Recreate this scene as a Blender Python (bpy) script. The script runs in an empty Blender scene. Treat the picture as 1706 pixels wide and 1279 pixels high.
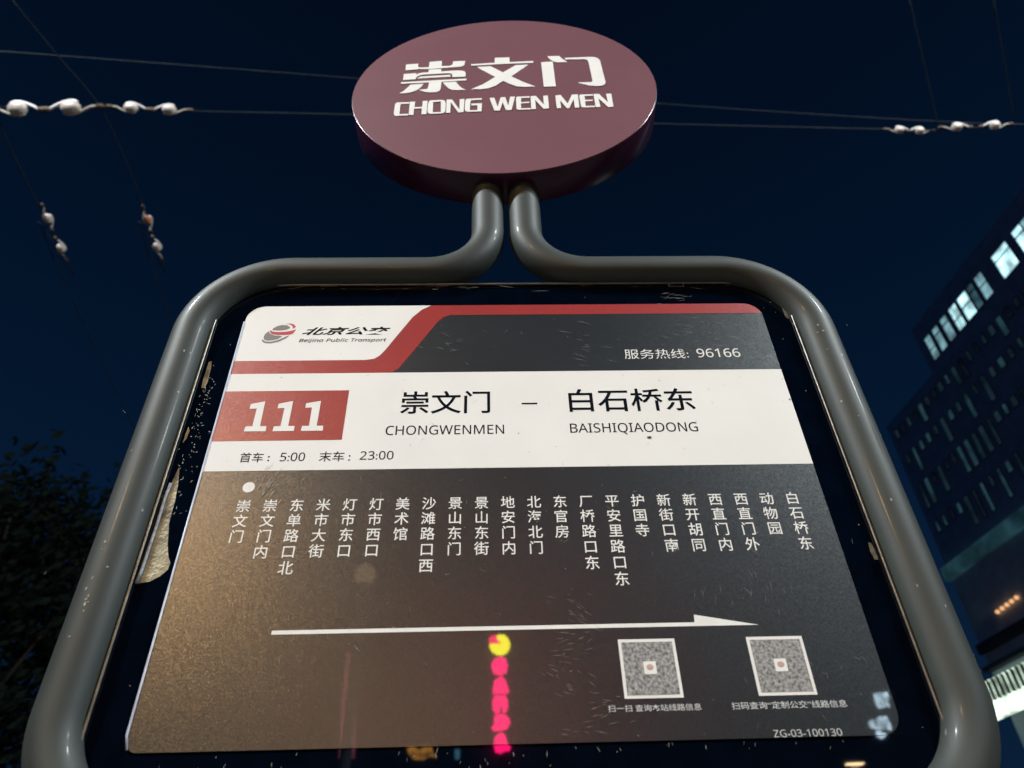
import bpy, bmesh, math, random, json
from mathutils import Vector, Matrix
random.seed(7)
scene = bpy.context.scene
COL = scene.collection
# measured outlines and positions of the sign and the street (metres)
DATA = json.loads(r'''{"cam":{"loc":[-0.02315161775605692,-0.7085418002350632,1.5874835151503621],"right":[0.9995211761606712,-0.016645812408943014,-0.026083238595599863],"up":[0.009722303850164603,-0.6313216999847953,0.7754601136977667],"fwd":[0.029375078114513772,0.7753423940799022,0.6308575724584843],"f":1214.63084345248},"tx":{"北京公交":[-0.2707,2.2501,-0.1551,2.2644],"Beijing Public Transport":[-0.2731,2.2379,-0.1592,2.244],"崇文门":[-0.1334,2.1188,-0.0239,2.1537],"CHONGWENMEN":[-0.1481,2.088,-0.0076,2.1013],"首车":[-0.3118,2.052,-0.2853,2.0654],"：":[-0.2799,2.0533,-0.278,2.0603],"5:00":[-0.2659,2.0531,-0.2377,2.0647],"末车":[-0.2214,2.0519,-0.1927,2.0656],"：2":[-0.1878,2.0526,-0.1853,2.0602],"23:00":[-0.1746,2.0537,-0.1362,2.0653],"服务热线":[0.1511,2.2037,0.2305,2.2203],"：3":[0.2312,2.2053,0.2364,2.2138],"96166":[0.2462,2.2057,0.303,2.2204],"白石桥东":[0.0729,2.1189,0.2287,2.1547],"BAISHIQIAODONG":[0.0714,2.0882,0.225,2.1017],"dash":[0.0147,2.1315,0.0339,2.1338],"scan1":[0.0821,1.7739,0.1689,1.78],"scan2":[0.1971,1.7736,0.3053,1.7802],"ZG-03-100130":[0.2302,1.7494,0.2928,1.7555]},"dot":[[-0.294,2.0191],[-0.2873,2.019],[-0.3006,2.0187]],"rows":{"top":[[-0.0034,2.304]],"wt":[[-0.3495,2.1841],[0.3507,2.1842]],"wb":[[-0.3503,2.0401],[0.3498,2.0414]],"bot":[[-0.3381,1.7498],[0.3239,1.7484]],"redb":[[-0.3497,2.2063],[-0.2022,2.2052],[-0.3497,2.185],[-0.1767,2.1838]],"redt":[[0.0374,2.2848],[0.3396,2.2875],[0.0382,2.301],[0.3178,2.3037]],"box":[[-0.3502,2.1561],[-0.1978,2.1565],[-0.1989,2.0817],[-0.3489,2.0828]]},"scurve_in":[[-0.1035,2.3019],[-0.1157,2.296],[-0.1273,2.2822],[-0.1468,2.2464],[-0.1593,2.223],[-0.1656,2.2135],[-0.1721,2.208],[-0.1835,2.2053]],"scurve_out":[[-0.0768,2.2842],[-0.0866,2.2808],[-0.0936,2.2723],[-0.1171,2.2305],[-0.1341,2.2007],[-0.1404,2.1909],[-0.1469,2.1855],[-0.156,2.1835]],"arrow":[[-0.2391,1.8561],[0.177,1.8563],[0.1779,1.8641],[0.2409,1.8528],[-0.2383,1.852]],"qr":[[[0.0989,1.8402],[0.1542,1.8403],[0.1538,1.7855],[0.0986,1.7852]],[[0.2252,1.8408],[0.2805,1.841],[0.2797,1.7854],[0.2247,1.7853]]],"n111":[[[-0.3147,2.1362],[-0.2981,2.1401],[-0.2974,2.1028],[-0.2897,2.1027],[-0.2895,2.0953],[-0.3151,2.0954],[-0.3143,2.1025],[-0.3065,2.1027],[-0.3062,2.1292],[-0.3148,2.1289]],[[-0.2812,2.1361],[-0.2643,2.1402],[-0.2642,2.1026],[-0.2565,2.1025],[-0.2564,2.0953],[-0.2815,2.0952],[-0.281,2.1023],[-0.2733,2.1025],[-0.273,2.1295],[-0.2813,2.1293]],[[-0.2481,2.1364],[-0.2305,2.14],[-0.2305,2.1025],[-0.2227,2.1024],[-0.2223,2.0952],[-0.2482,2.0952],[-0.2477,2.1024],[-0.2396,2.1025],[-0.2401,2.1299],[-0.2481,2.1295]]],"logo":{"gray":[[[-0.3111,2.2597],[-0.3105,2.2628],[-0.3062,2.2666],[-0.2999,2.2689],[-0.2931,2.2683],[-0.2886,2.2649],[-0.2893,2.2621],[-0.2939,2.26],[-0.3015,2.2588]],[[-0.3152,2.2582],[-0.3192,2.2529],[-0.3203,2.2469],[-0.3184,2.2424],[-0.3137,2.2408],[-0.3073,2.2415],[-0.3011,2.2437],[-0.2963,2.2481],[-0.2988,2.2494],[-0.3066,2.2501],[-0.3121,2.2529],[-0.3148,2.2559]],[[-0.3217,2.2439],[-0.3205,2.2394],[-0.3162,2.2364],[-0.3085,2.236],[-0.2991,2.2389],[-0.2903,2.2451],[-0.2868,2.2503],[-0.2928,2.2469],[-0.3007,2.2417],[-0.309,2.2388],[-0.3167,2.2393],[-0.3203,2.2424]]],"red":[[[-0.2952,2.2707],[-0.2892,2.2717],[-0.2844,2.27],[-0.2812,2.266],[-0.2816,2.2645],[-0.2853,2.2618],[-0.2847,2.2648],[-0.287,2.2683],[-0.2907,2.2703]],[[-0.3138,2.2596],[-0.3139,2.2567],[-0.3104,2.2528],[-0.3035,2.2512],[-0.2946,2.2508],[-0.2864,2.2514],[-0.2829,2.2533],[-0.28,2.2608],[-0.2838,2.259],[-0.2923,2.2566],[-0.3032,2.2561],[-0.3101,2.2571]]]},"disc":{"cen":[0.0056,-0.03,2.8281],"U":[0.9988650731575204,-0.04762946174398193,0.0],"V":[0.0011886226173749043,0.024927294455744743,0.9996885600862851],"n":[-0.0476146280285261,-0.9985539867053235,0.024955617255638815],"R":0.2723,"cjk":[[[-0.1823,0.0985],[-0.1595,0.0998],[-0.1591,0.0881],[-0.1559,0.0842],[-0.1388,0.084],[-0.1382,0.1049],[-0.1152,0.107],[-0.1148,0.0855],[-0.0992,0.086],[-0.0947,0.0906],[-0.0938,0.1031],[-0.0711,0.103],[-0.0718,0.0899],[-0.0741,0.0837],[-0.0793,0.0809],[-0.1161,0.0782],[-0.1384,0.0771],[-0.153,0.0779],[-0.157,0.0796],[-0.1593,0.0776],[-0.182,0.0759]],[[-0.184,0.0616],[-0.1613,0.0631],[-0.1612,0.0569],[-0.1572,0.0611],[-0.1508,0.0635],[-0.1385,0.0643],[-0.1383,0.0747],[-0.1153,0.0751],[-0.115,0.0655],[-0.0921,0.0667],[-0.0777,0.0657],[-0.0718,0.0624],[-0.069,0.0541],[-0.0689,0.0434],[-0.0708,0.0417],[-0.094,0.0422],[-0.0937,0.0523],[-0.0957,0.0559],[-0.1023,0.0579],[-0.1309,0.0569],[-0.1479,0.0565],[-0.1555,0.0537],[-0.1598,0.0488],[-0.1612,0.0396],[-0.184,0.039]],[[-0.1581,0.0425],[-0.1533,0.0487],[-0.0975,0.0513],[-0.0967,0.044]],[[-0.187,0.0308],[-0.0674,0.034],[-0.0673,0.0274],[-0.1866,0.0248]],[[-0.1689,0.0201],[-0.146,0.0218],[-0.1492,0.0112],[-0.1538,0.0026],[-0.1586,-0.0025],[-0.1671,-0.0076],[-0.177,-0.0101],[-0.1866,-0.0092],[-0.179,-0.0003],[-0.1734,0.0107]],[[-0.1353,0.0255],[-0.1131,0.0262],[-0.1134,0.0017],[-0.1154,-0.007],[-0.1215,-0.0108],[-0.1329,-0.0106],[-0.1418,-0.008],[-0.1512,0.0006],[-0.1398,0.0014],[-0.1367,0.0037]],[[-0.1095,0.0233],[-0.0865,0.0239],[-0.0797,0.0077],[-0.0738,-0.0017],[-0.0681,-0.0065],[-0.0826,-0.0068],[-0.0927,-0.0052],[-0.0986,0.0004],[-0.1033,0.0098]],[[-0.0597,0.0888],[-0.0154,0.0903],[-0.0149,0.11],[0.013,0.1097],[0.0129,0.0906],[0.0571,0.0907],[0.0568,0.0838],[0.0025,0.0845],[-0.0589,0.0826]],[[-0.047,0.0766],[-0.0234,0.0778],[-0.0005,0.0515],[0.0234,0.0771],[0.0464,0.0778],[0.0138,0.0361],[0.0342,0.0141],[0.0563,-0.0053],[0.0387,-0.0058],[0.0236,-0.0025],[0.0111,0.0076],[-0.0007,0.0203],[-0.0143,0.0033],[-0.027,-0.0045],[-0.0409,-0.0071],[-0.058,-0.0056],[-0.0372,0.0105],[-0.014,0.0367]],[[0.0716,0.0846],[0.0934,0.0854],[0.0933,-0.0085],[0.0715,-0.0079]],[[0.0848,0.1074],[0.1067,0.1065],[0.1113,0.0956],[0.1201,0.0813],[0.1024,0.0816],[0.0966,0.0843],[0.0899,0.0933]],[[0.1174,0.0978],[0.1617,0.0974],[0.1709,0.0966],[0.1771,0.0923],[0.1814,0.0835],[0.1828,-0.001],[0.1808,-0.0072],[0.1765,-0.0125],[0.1676,-0.0137],[0.1516,-0.0105],[0.1351,0.0024],[0.1565,0.0013],[0.1599,0.0041],[0.1602,0.0139],[0.1597,0.0758],[0.1586,0.0856],[0.1544,0.0894],[0.1173,0.0914]]],"lat":[[[-0.1885,-0.0417],[-0.1667,-0.0424],[-0.1664,-0.0472],[-0.1819,-0.0472],[-0.1817,-0.0817],[-0.1665,-0.0817],[-0.1662,-0.0869],[-0.1868,-0.0871],[-0.19,-0.0845],[-0.1916,-0.0773],[-0.1916,-0.0463]],[[-0.1658,-0.0412],[-0.1568,-0.0415],[-0.1569,-0.0601],[-0.1434,-0.0605],[-0.1433,-0.0402],[-0.1349,-0.0404],[-0.1347,-0.0855],[-0.1432,-0.0855],[-0.1435,-0.0652],[-0.157,-0.0655],[-0.1569,-0.086],[-0.1654,-0.086]],[[-0.1296,-0.0394],[-0.1091,-0.0391],[-0.1041,-0.0427],[-0.1025,-0.0514],[-0.1023,-0.0753],[-0.1039,-0.0834],[-0.1087,-0.0853],[-0.1281,-0.0849],[-0.1325,-0.081],[-0.1335,-0.0727],[-0.1334,-0.0512],[-0.132,-0.0416]],[[-0.1248,-0.0451],[-0.1112,-0.0448],[-0.11,-0.0805],[-0.124,-0.0805]],[[-0.1011,-0.0393],[-0.0917,-0.0394],[-0.0779,-0.0749],[-0.0781,-0.0396],[-0.07,-0.039],[-0.0705,-0.0838],[-0.0796,-0.0842],[-0.0937,-0.0485],[-0.0935,-0.0842],[-0.1008,-0.0843]],[[-0.0657,-0.0394],[-0.039,-0.0392],[-0.039,-0.0446],[-0.0582,-0.0449],[-0.0593,-0.0502],[-0.06,-0.0788],[-0.0468,-0.0794],[-0.0469,-0.0628],[-0.058,-0.0623],[-0.0574,-0.0568],[-0.039,-0.0567],[-0.0395,-0.084],[-0.0638,-0.0836],[-0.0681,-0.0793],[-0.0689,-0.071],[-0.0683,-0.0445]],[[-0.0253,-0.0396],[-0.0173,-0.0391],[-0.0117,-0.0705],[-0.0059,-0.0388],[0.0022,-0.039],[0.0066,-0.0691],[0.0108,-0.0385],[0.0191,-0.0389],[0.0121,-0.0836],[0.0024,-0.0835],[-0.0027,-0.0561],[-0.008,-0.0838],[-0.0175,-0.0835]],[[0.0231,-0.0395],[0.0448,-0.0394],[0.0449,-0.0443],[0.0298,-0.0443],[0.0293,-0.0588],[0.0438,-0.0583],[0.0433,-0.0624],[0.0292,-0.0629],[0.0286,-0.0795],[0.045,-0.0799],[0.0448,-0.0846],[0.0236,-0.084],[0.0207,-0.0796],[0.0208,-0.0484],[0.0215,-0.0411]],[[0.0467,-0.0396],[0.056,-0.0391],[0.0685,-0.071],[0.0689,-0.0402],[0.077,-0.0397],[0.0767,-0.0835],[0.0672,-0.0841],[0.0541,-0.0536],[0.0541,-0.084],[0.046,-0.084]],[[0.0902,-0.0408],[0.0993,-0.0396],[0.1097,-0.0703],[0.1193,-0.0403],[0.1297,-0.04],[0.1289,-0.085],[0.1208,-0.085],[0.121,-0.0556],[0.1113,-0.0859],[0.1071,-0.0855],[0.0974,-0.059],[0.0975,-0.0843],[0.0899,-0.0848]],[[0.1345,-0.0416],[0.1561,-0.042],[0.1556,-0.0469],[0.1408,-0.0471],[0.1408,-0.0602],[0.154,-0.0609],[0.1536,-0.0649],[0.1404,-0.065],[0.1399,-0.0812],[0.1558,-0.0816],[0.1554,-0.0863],[0.1349,-0.0855],[0.1322,-0.0817],[0.1318,-0.048],[0.1325,-0.0432]],[[0.1573,-0.0416],[0.1666,-0.0417],[0.1793,-0.0726],[0.1795,-0.0427],[0.1882,-0.0425],[0.1871,-0.087],[0.1779,-0.0879],[0.1644,-0.0569],[0.1649,-0.0856],[0.1566,-0.0861]]]},"peel":[[-0.3789,2.0458],[-0.3777,2.0466],[-0.3761,2.0387],[-0.3735,2.0249],[-0.3714,2.0031],[-0.3709,1.9852],[-0.3705,1.9757],[-0.3678,1.9631],[-0.3652,1.9508],[-0.3609,1.9373],[-0.3569,1.9298],[-0.3576,1.9226],[-0.363,1.9155],[-0.3721,1.9099],[-0.3795,1.9084],[-0.3845,1.9074],[-0.3834,1.9216],[-0.3829,1.9481],[-0.3824,1.9759],[-0.3828,2.0082],[-0.3815,2.025]],"peel2":[[-0.3821,2.2059],[-0.3781,2.2068],[-0.3765,2.1908],[-0.3757,2.1724],[-0.377,2.1634],[-0.381,2.1626],[-0.3821,2.1761],[-0.3819,2.1927]],"peel3":[[-0.3828,2.0912],[-0.3822,2.1043],[-0.3794,2.0985],[-0.3798,2.0872],[-0.3828,2.0808]],"peel4":[[0.3805,2.3031],[0.383,2.3014],[0.3854,2.2882],[0.3865,2.2769],[0.3829,2.2745],[0.3809,2.2802],[0.3808,2.2932]],"peel5":[[0.381,1.9398],[0.3841,1.9397],[0.3855,1.932],[0.3854,1.9201],[0.3814,1.9202],[0.3797,1.9299]],"notch":[[[-0.2589,2.3523],[-0.2356,2.3418]],[[0.2301,2.3479],[0.2505,2.3368]]],"wires":{"upper":[[-3.677,1.823,6.72],[-3.441,1.844,6.72],[-1.021,2.035,6.72],[1.267,2.23,6.72],[3.06,2.353,6.72],[4.597,2.43,6.72]],"span":[[-3.827,2.188,6.6],[-3.575,2.197,6.6],[-2.869,2.206,6.6],[-2.203,2.229,6.6],[-1.042,2.256,6.6],[1.265,2.328,6.6],[3.026,2.373,6.6],[3.453,2.378,6.6],[4.121,2.331,6.6],[4.466,2.32,6.6]],"la":[[-3.238,1.06,6.6],[-3.11,1.446,6.6],[-2.98,1.833,6.6],[-2.867,2.149,6.6],[-2.845,2.529,6.6],[-2.871,3.091,6.6],[-2.915,3.519,6.6],[-2.953,3.819,6.6],[-3.142,4.651,6.6]],"lb":[[-3.613,2.068,6.6],[-3.68,2.618,6.6],[-3.717,3.088,6.6],[-3.735,3.534,6.6],[-3.782,3.849,6.6],[-3.969,4.642,6.6]],"ra":[[2.522,0.983,6.6],[2.81,1.413,6.6],[3.123,1.869,6.6],[3.436,2.321,6.6]],"rb":[[3.074,0.978,6.6],[3.383,1.41,6.6],[3.714,1.867,6.6],[4.025,2.295,6.6]]},"ins":[[-3.454,2.211,6.6],[-3.07,2.201,6.6],[-2.637,2.201,6.6],[-2.365,2.215,6.6],[3.16,2.378,6.6],[3.323,2.383,6.6],[3.602,2.352,6.6],[3.892,2.336,6.6],[-3.703,3.204,6.6],[-3.739,3.521,6.6],[-2.889,3.22,6.6],[-2.913,3.512,6.6]],"neon":{"yel":[[0.246,-28.0,12.132],[0.438,-28.0,12.095],[0.578,-28.0,11.96],[0.647,-28.0,11.755],[0.61,-28.0,11.553],[0.485,-28.0,11.395],[0.302,-28.0,11.327],[0.101,-28.0,11.351],[-0.079,-28.0,11.479],[-0.166,-28.0,11.67],[-0.158,-28.0,11.751],[0.045,-28.0,11.767],[0.208,-28.0,11.756],[0.298,-28.0,11.794],[0.189,-28.0,11.866],[0.109,-28.0,12.011],[0.151,-28.0,12.092]],"com":[[-0.166,-28.0,11.804],[-0.197,-28.0,11.935],[-0.115,-28.0,12.065],[0.049,-28.0,12.115],[0.151,-28.0,12.084],[0.122,-28.0,12.011],[0.201,-28.0,11.874],[0.298,-28.0,11.794],[0.208,-28.0,11.764],[0.046,-28.0,11.775],[-0.137,-28.0,11.75]],"red":[[[0.241,-28.0,11.261],[0.441,-28.0,11.205],[0.535,-28.0,10.919],[0.477,-28.0,10.648],[0.23,-28.0,10.576],[-0.007,-28.0,10.627],[-0.104,-28.0,10.933],[0.019,-28.0,11.186]],[[0.277,-28.0,10.537],[0.424,-28.0,10.399],[0.506,-28.0,10.151],[0.571,-28.0,9.942],[0.414,-28.0,9.882],[0.2,-28.0,9.901],[-0.034,-28.0,9.88],[-0.06,-28.0,10.068],[0.008,-28.0,10.199],[-0.01,-28.0,10.351],[0.129,-28.0,10.425]],[[0.024,-28.0,9.823],[0.413,-28.0,9.822],[0.496,-28.0,9.702],[0.521,-28.0,9.443],[0.439,-28.0,9.227],[0.305,-28.0,9.229],[0.26,-28.0,9.522],[0.209,-28.0,9.232],[0.074,-28.0,9.191],[-0.059,-28.0,9.31],[-0.075,-28.0,9.64]],[[0.093,-28.0,9.162],[0.399,-28.0,9.148],[0.549,-28.0,8.99],[0.584,-28.0,8.882],[0.465,-28.0,8.654],[0.275,-28.0,8.605],[-0.028,-28.0,8.584],[-0.122,-28.0,8.702],[0.013,-28.0,8.841],[-0.023,-28.0,9.056]],[[0.255,-28.0,8.546],[0.385,-28.0,8.428],[0.472,-28.0,8.131],[0.582,-28.0,8.026],[0.523,-28.0,7.907],[0.374,-28.0,7.911],[0.205,-28.0,7.83],[0.02,-28.0,7.885],[-0.033,-28.0,8.108],[0.007,-28.0,8.384]]]},"refl":{"win":[[[14.548,-28.0,9.639],[14.778,-28.0,9.7],[14.909,-28.0,9.676],[14.817,-28.0,9.481],[14.847,-28.0,9.177],[14.597,-28.0,9.118],[14.512,-28.0,9.27]],[[14.963,-28.0,9.697],[15.086,-28.0,9.716],[15.108,-28.0,9.518],[15.0,-28.0,9.346],[15.007,-28.0,9.174],[14.908,-28.0,9.219],[14.863,-28.0,9.48]],[[14.006,-28.0,8.665],[14.245,-28.0,8.765],[14.225,-28.0,8.576],[14.294,-28.0,8.388],[14.047,-28.0,8.455]],[[14.312,-28.0,8.763],[14.545,-28.0,8.843],[14.599,-28.0,8.61],[14.563,-28.0,8.382],[14.339,-28.0,8.387],[14.292,-28.0,8.575]],[[14.606,-28.0,8.82],[14.756,-28.0,8.859],[14.817,-28.0,8.522],[14.779,-28.0,8.356],[14.63,-28.0,8.38]],[[14.183,-28.0,8.328],[14.369,-28.0,8.345],[14.378,-28.0,8.242],[14.504,-28.0,8.28],[14.542,-28.0,8.197],[14.313,-28.0,8.059],[14.171,-28.0,8.164]]],"amber":[[-3.21,-28.0,8.166],[-2.91,-28.0,8.2],[-2.73,-28.0,8.076],[-2.563,-28.0,8.192],[-2.303,-28.0,8.166],[-2.23,-28.0,7.986],[-2.094,-28.0,7.806],[-2.353,-28.0,7.851],[-2.583,-28.0,7.738],[-2.927,-28.0,7.766],[-3.132,-28.0,7.967]],"blue":[[-1.456,-28.0,8.068],[-1.261,-28.0,8.063],[-1.276,-28.0,7.729],[-1.448,-28.0,7.732]],"pink":[[-5.741,-28.0,11.596],[-5.205,-28.0,11.585],[-5.164,-28.0,9.907],[-5.024,-28.0,7.813],[-5.579,-28.0,7.826],[-5.703,-28.0,9.918]],"lampw":[[11.115,-24.0,6.429]],"globe":[[-1.821,-9.0,6.046],[-1.669,-9.0,6.043]],"globe_foot":[[-1.759,-9.0,3.773]]},"L1":[-6.36,-10.21,8.0],"L4":[-2.03,-14.52,4.0],"L2":[5.8,-3.1,9.0],"tree":[[-9.75,11.0,9.48],[-6.08,11.0,6.58],[-7.44,11.0,8.92],[-6.6,11.0,4.1],[-9.42,11.0,9.75]]}''')
V = Vector

# ------------------------------------------------------------------ camera
cd = DATA['cam']
cam = bpy.data.cameras.new('camera')
cam.sensor_width = 36.0
cam.lens = cd['f'] * 36.0 / 1706.0
cam.clip_start = 0.02
cam.clip_end = 2000
cam.dof.use_dof = True
cam.dof.focus_distance = 0.93
cam.dof.aperture_fstop = 6.0
camo = bpy.data.objects.new('camera', cam)
COL.objects.link(camo)
r_, u_, f_ = V(cd['right']), V(cd['up']), V(cd['fwd'])
camo.matrix_world = Matrix(((r_.x, u_.x, -f_.x, cd['loc'][0]), (r_.y, u_.y, -f_.y, cd['loc'][1]),
                            (r_.z, u_.z, -f_.z, cd['loc'][2]), (0, 0, 0, 1)))
scene.camera = camo

# ------------------------------------------------------------------ night sky, exposure
scene.view_settings.view_transform = 'Standard'
scene.view_settings.look = 'None'
scene.view_settings.exposure = 0.0
scene.view_settings.gamma = 1.0
world = bpy.data.worlds.new('World')
scene.world = world
world.use_nodes = True
wn = world.node_tree
wn.nodes.clear()
wo = wn.nodes.new('ShaderNodeOutputWorld')
bg = wn.nodes.new('ShaderNodeBackground')
tc = wn.nodes.new('ShaderNodeTexCoord')
sx = wn.nodes.new('ShaderNodeSeparateXYZ')
rp = wn.nodes.new('ShaderNodeValToRGB')
wn.links.new(tc.outputs['Generated'], sx.inputs[0])
wn.links.new(sx.outputs['Z'], rp.inputs[0])
wn.links.new(rp.outputs[0], bg.inputs[0])
wn.links.new(bg.outputs[0], wo.inputs[0])
bg.inputs[1].default_value = .9
cr = rp.color_ramp
cr.elements[0].position = 0.0; cr.elements[0].color = (.0042, .0160, .043, 1)
cr.elements[1].position = 1.0; cr.elements[1].color = (.0006, .0030, .0115, 1)
for p_, c_ in ((.45, (.0018, .0108, .033, 1)), (.65, (.0012, .0074, .0235, 1)), (.90, (.0007, .0042, .0135, 1))):
    e = cr.elements.new(p_); e.color = c_
scene.cycles.max_bounces = 6

# ------------------------------------------------------------------ materials
def mat(name, col, rough=.5, metal=0., spec=.5, coat=0., coat_rough=.018, grain=None, flake=None, var=None, emit=None, estr=1.):
    m = bpy.data.materials.new(name); m.use_nodes = True
    nt = m.node_tree; b = nt.nodes['Principled BSDF']
    b.inputs['Base Color'].default_value = (*col, 1)
    b.inputs['Roughness'].default_value = rough
    b.inputs['Metallic'].default_value = metal
    b.inputs['Specular IOR Level'].default_value = spec
    b.inputs['Coat Weight'].default_value = coat
    b.inputs['Coat Roughness'].default_value = coat_rough
    if emit:
        b.inputs['Emission Color'].default_value = (*emit, 1)
        b.inputs['Emission Strength'].default_value = estr
    if grain or var or flake:
        t = nt.nodes.new('ShaderNodeTexCoord')
    if flake:
        if True:
            vo = nt.nodes.new('ShaderNodeTexVoronoi'); vo.inputs['Scale'].default_value = flake[0]
            v1 = nt.nodes.new('ShaderNodeVectorMath'); v1.operation = 'SUBTRACT'; v1.inputs[1].default_value = (.5, .5, .5)
            v2 = nt.nodes.new('ShaderNodeVectorMath'); v2.operation = 'SCALE'; v2.inputs['Scale'].default_value = flake[1]
            v3 = nt.nodes.new('ShaderNodeVectorMath'); v3.operation = 'ADD'
            v4 = nt.nodes.new('ShaderNodeVectorMath'); v4.operation = 'NORMALIZE'
            ge = nt.nodes.new('ShaderNodeNewGeometry')
            nt.links.new(t.outputs['Object'], vo.inputs['Vector']); nt.links.new(vo.outputs['Color'], v1.inputs[0])
            nt.links.new(v1.outputs[0], v2.inputs[0]); nt.links.new(v2.outputs[0], v3.inputs[0]); nt.links.new(ge.outputs['Normal'], v3.inputs[1])
            nt.links.new(v3.outputs[0], v4.inputs[0]); nt.links.new(v4.outputs[0], b.inputs['Normal'])
            b.inputs['IOR'].default_value = flake[2]
    if grain:
        sc, st, dist = grain
        n = nt.nodes.new('ShaderNodeTexNoise'); n.inputs['Scale'].default_value = sc; n.inputs['Detail'].default_value = 3
        bp = nt.nodes.new('ShaderNodeBump'); bp.inputs['Strength'].default_value = st; bp.inputs['Distance'].default_value = dist
        nt.links.new(t.outputs['Object'], n.inputs['Vector'])
        nt.links.new(n.outputs['Fac'], bp.inputs['Height'])
        nt.links.new(bp.outputs[0], b.inputs['Normal'])
    if var:
        sc, amt = var[0], var[1]
        n = nt.nodes.new('ShaderNodeTexNoise'); n.inputs['Scale'].default_value = sc; n.inputs['Detail'].default_value = 6
        mx = nt.nodes.new('ShaderNodeMix'); mx.data_type = 'RGBA'
        mx.inputs['A'].default_value = tuple(max(0, c * (1 - amt)) for c in col) + (1,)
        mx.inputs['B'].default_value = tuple(min(1, c * (1 + amt)) for c in col) + (1,)
        mp = nt.nodes.new('ShaderNodeMapRange'); mp.inputs[1].default_value = .3; mp.inputs[2].default_value = .7
        nt.links.new(t.outputs['Object'], n.inputs['Vector'])
        nt.links.new(n.outputs['Fac'], mp.inputs[0])
        nt.links.new(mp.outputs[0], mx.inputs['Factor'])
        nt.links.new(mx.outputs['Result'], b.inputs['Base Color'])
    return m

FL = (1900, .15, 1.9)
M = dict(
    tube=mat('grey_paint', (.034, .041, .038), .55, spec=.42, coat=.05, coat_rough=.12, var=(9, .12)),
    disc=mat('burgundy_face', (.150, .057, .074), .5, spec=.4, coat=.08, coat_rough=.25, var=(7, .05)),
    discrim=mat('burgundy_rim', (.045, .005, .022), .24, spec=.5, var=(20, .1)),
    disclet=mat('white_letter', (.80, .80, .78), .4, spec=.4, var=(30, .03)),
    black=mat('black_border', (.0008, .0024, .0062), .7, spec=.0, coat=1., var=(30, .3)),
    ink=mat('dark_ink', (.006, .011, .015), .33, spec=.5, coat=1., flake=FL, var=(14, .15)),
    red=mat('red_ink', (.33, .028, .026), .33, spec=.38, coat=1., flake=FL, var=(14, .06)),
    white=mat('white_print', (.80, .79, .765), .6, spec=.2, coat=1., var=(12, .03)),
    text=mat('black_text', (.007, .009, .014), .8, spec=.0, coat=1., var=(40, .2)),
    wtext=mat('white_text', (.80, .79, .76), .6, spec=.2, coat=1., var=(40, .05)),
    ltext=mat('light_text', (.56, .57, .57), .6, spec=.2, coat=1., var=(40, .05)),
    fadedred=mat('faded_red', (.52, .34, .31), .7, spec=.2, coat=1., var=(300, .15)),
    faded=mat('faded_print', (.27, .265, .26), .7, spec=.2, coat=1., var=(330, .7)),
    lgrey=mat('logo_grey', (.21, .19, .18), .6, spec=.2, coat=1., var=(40, .1)),
    lred=mat('logo_red', (.50, .055, .06), .6, spec=.2, coat=1., var=(40, .06)),
    edge=mat('acrylic_edge', (.42, .46, .56), .3, spec=.6, var=(40, .2)),
    bead=mat('bead_metal', (.20, .19, .17), .36, metal=.7, var=(60, .3)),
    bare=mat('bare_metal', (.19, .175, .12), .5, metal=.3, grain=(300, .5, .002), var=(45, .75)),
    lip=mat('torn_film', (.30, .33, .38), .4, spec=.6, grain=(500, .6, .002), var=(200, .4)),
    scratch_and_glare=mat('scratch_and_glare', (.27, .255, .21), .45, spec=.5, var=(150, .5)),
    dirt=mat('dirt', (.02, .02, .018), .7, var=(150, .5)),
    porcelain=mat('white_porcelain', (.58, .48, .43), .3, spec=.5, coat=.3, var=(18, .12)),
    brownp=mat('brown_porcelain', (.42, .17, .10), .35, var=(18, .3)),
    strap=mat('white_strap', (.70, .66, .63), .5, var=(30, .15)),
    clamp=mat('rusty_clamp', (.10, .065, .05), .6, metal=.4, var=(40, .4)),
    cable=mat('grimy_cable', (.42, .36, .30), .6, var=(40, .4)),
    wire=mat('wire_metal', (.017, .022, .030), .7, spec=.15, var=(30, .3)),
    asphalt=mat('asphalt', (.05, .05, .052), .85, grain=(60, .4, .02), var=(3, .3)),
    paving=mat('paving', (.08, .078, .072), .8, grain=(40, .3, .01), var=(4, .2)),
    kerb=mat('kerb_stone', (.24, .23, .22), .8, var=(5, .2)),
    line=mat('road_paint', (.7, .7, .68), .7, var=(8, .15)),
    wall=mat('dark_facade', (.52, .62, .72), .8, spec=.2, var=(1.2, .15)),
    wall2=mat('backdrop_facade', (.04, .042, .05), .7, var=(.8, .25)),
    frame=mat('window_frame', (.02, .022, .028), .5, var=(4, .2)),
    bframe=mat('facade_frame', (.26, .31, .37), .8, spec=.2, var=(4, .15)),
    bark=mat('bark', (.05, .038, .028), .9, grain=(30, .7, .03), var=(6, .3)),
    leaf=mat('leaf', (.008, .014, .010), .8, spec=.1, var=(2.5, .5)),
    lampm=mat('lamp_housing', (.2, .2, .21), .5, var=(6, .15)),
)
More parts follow.
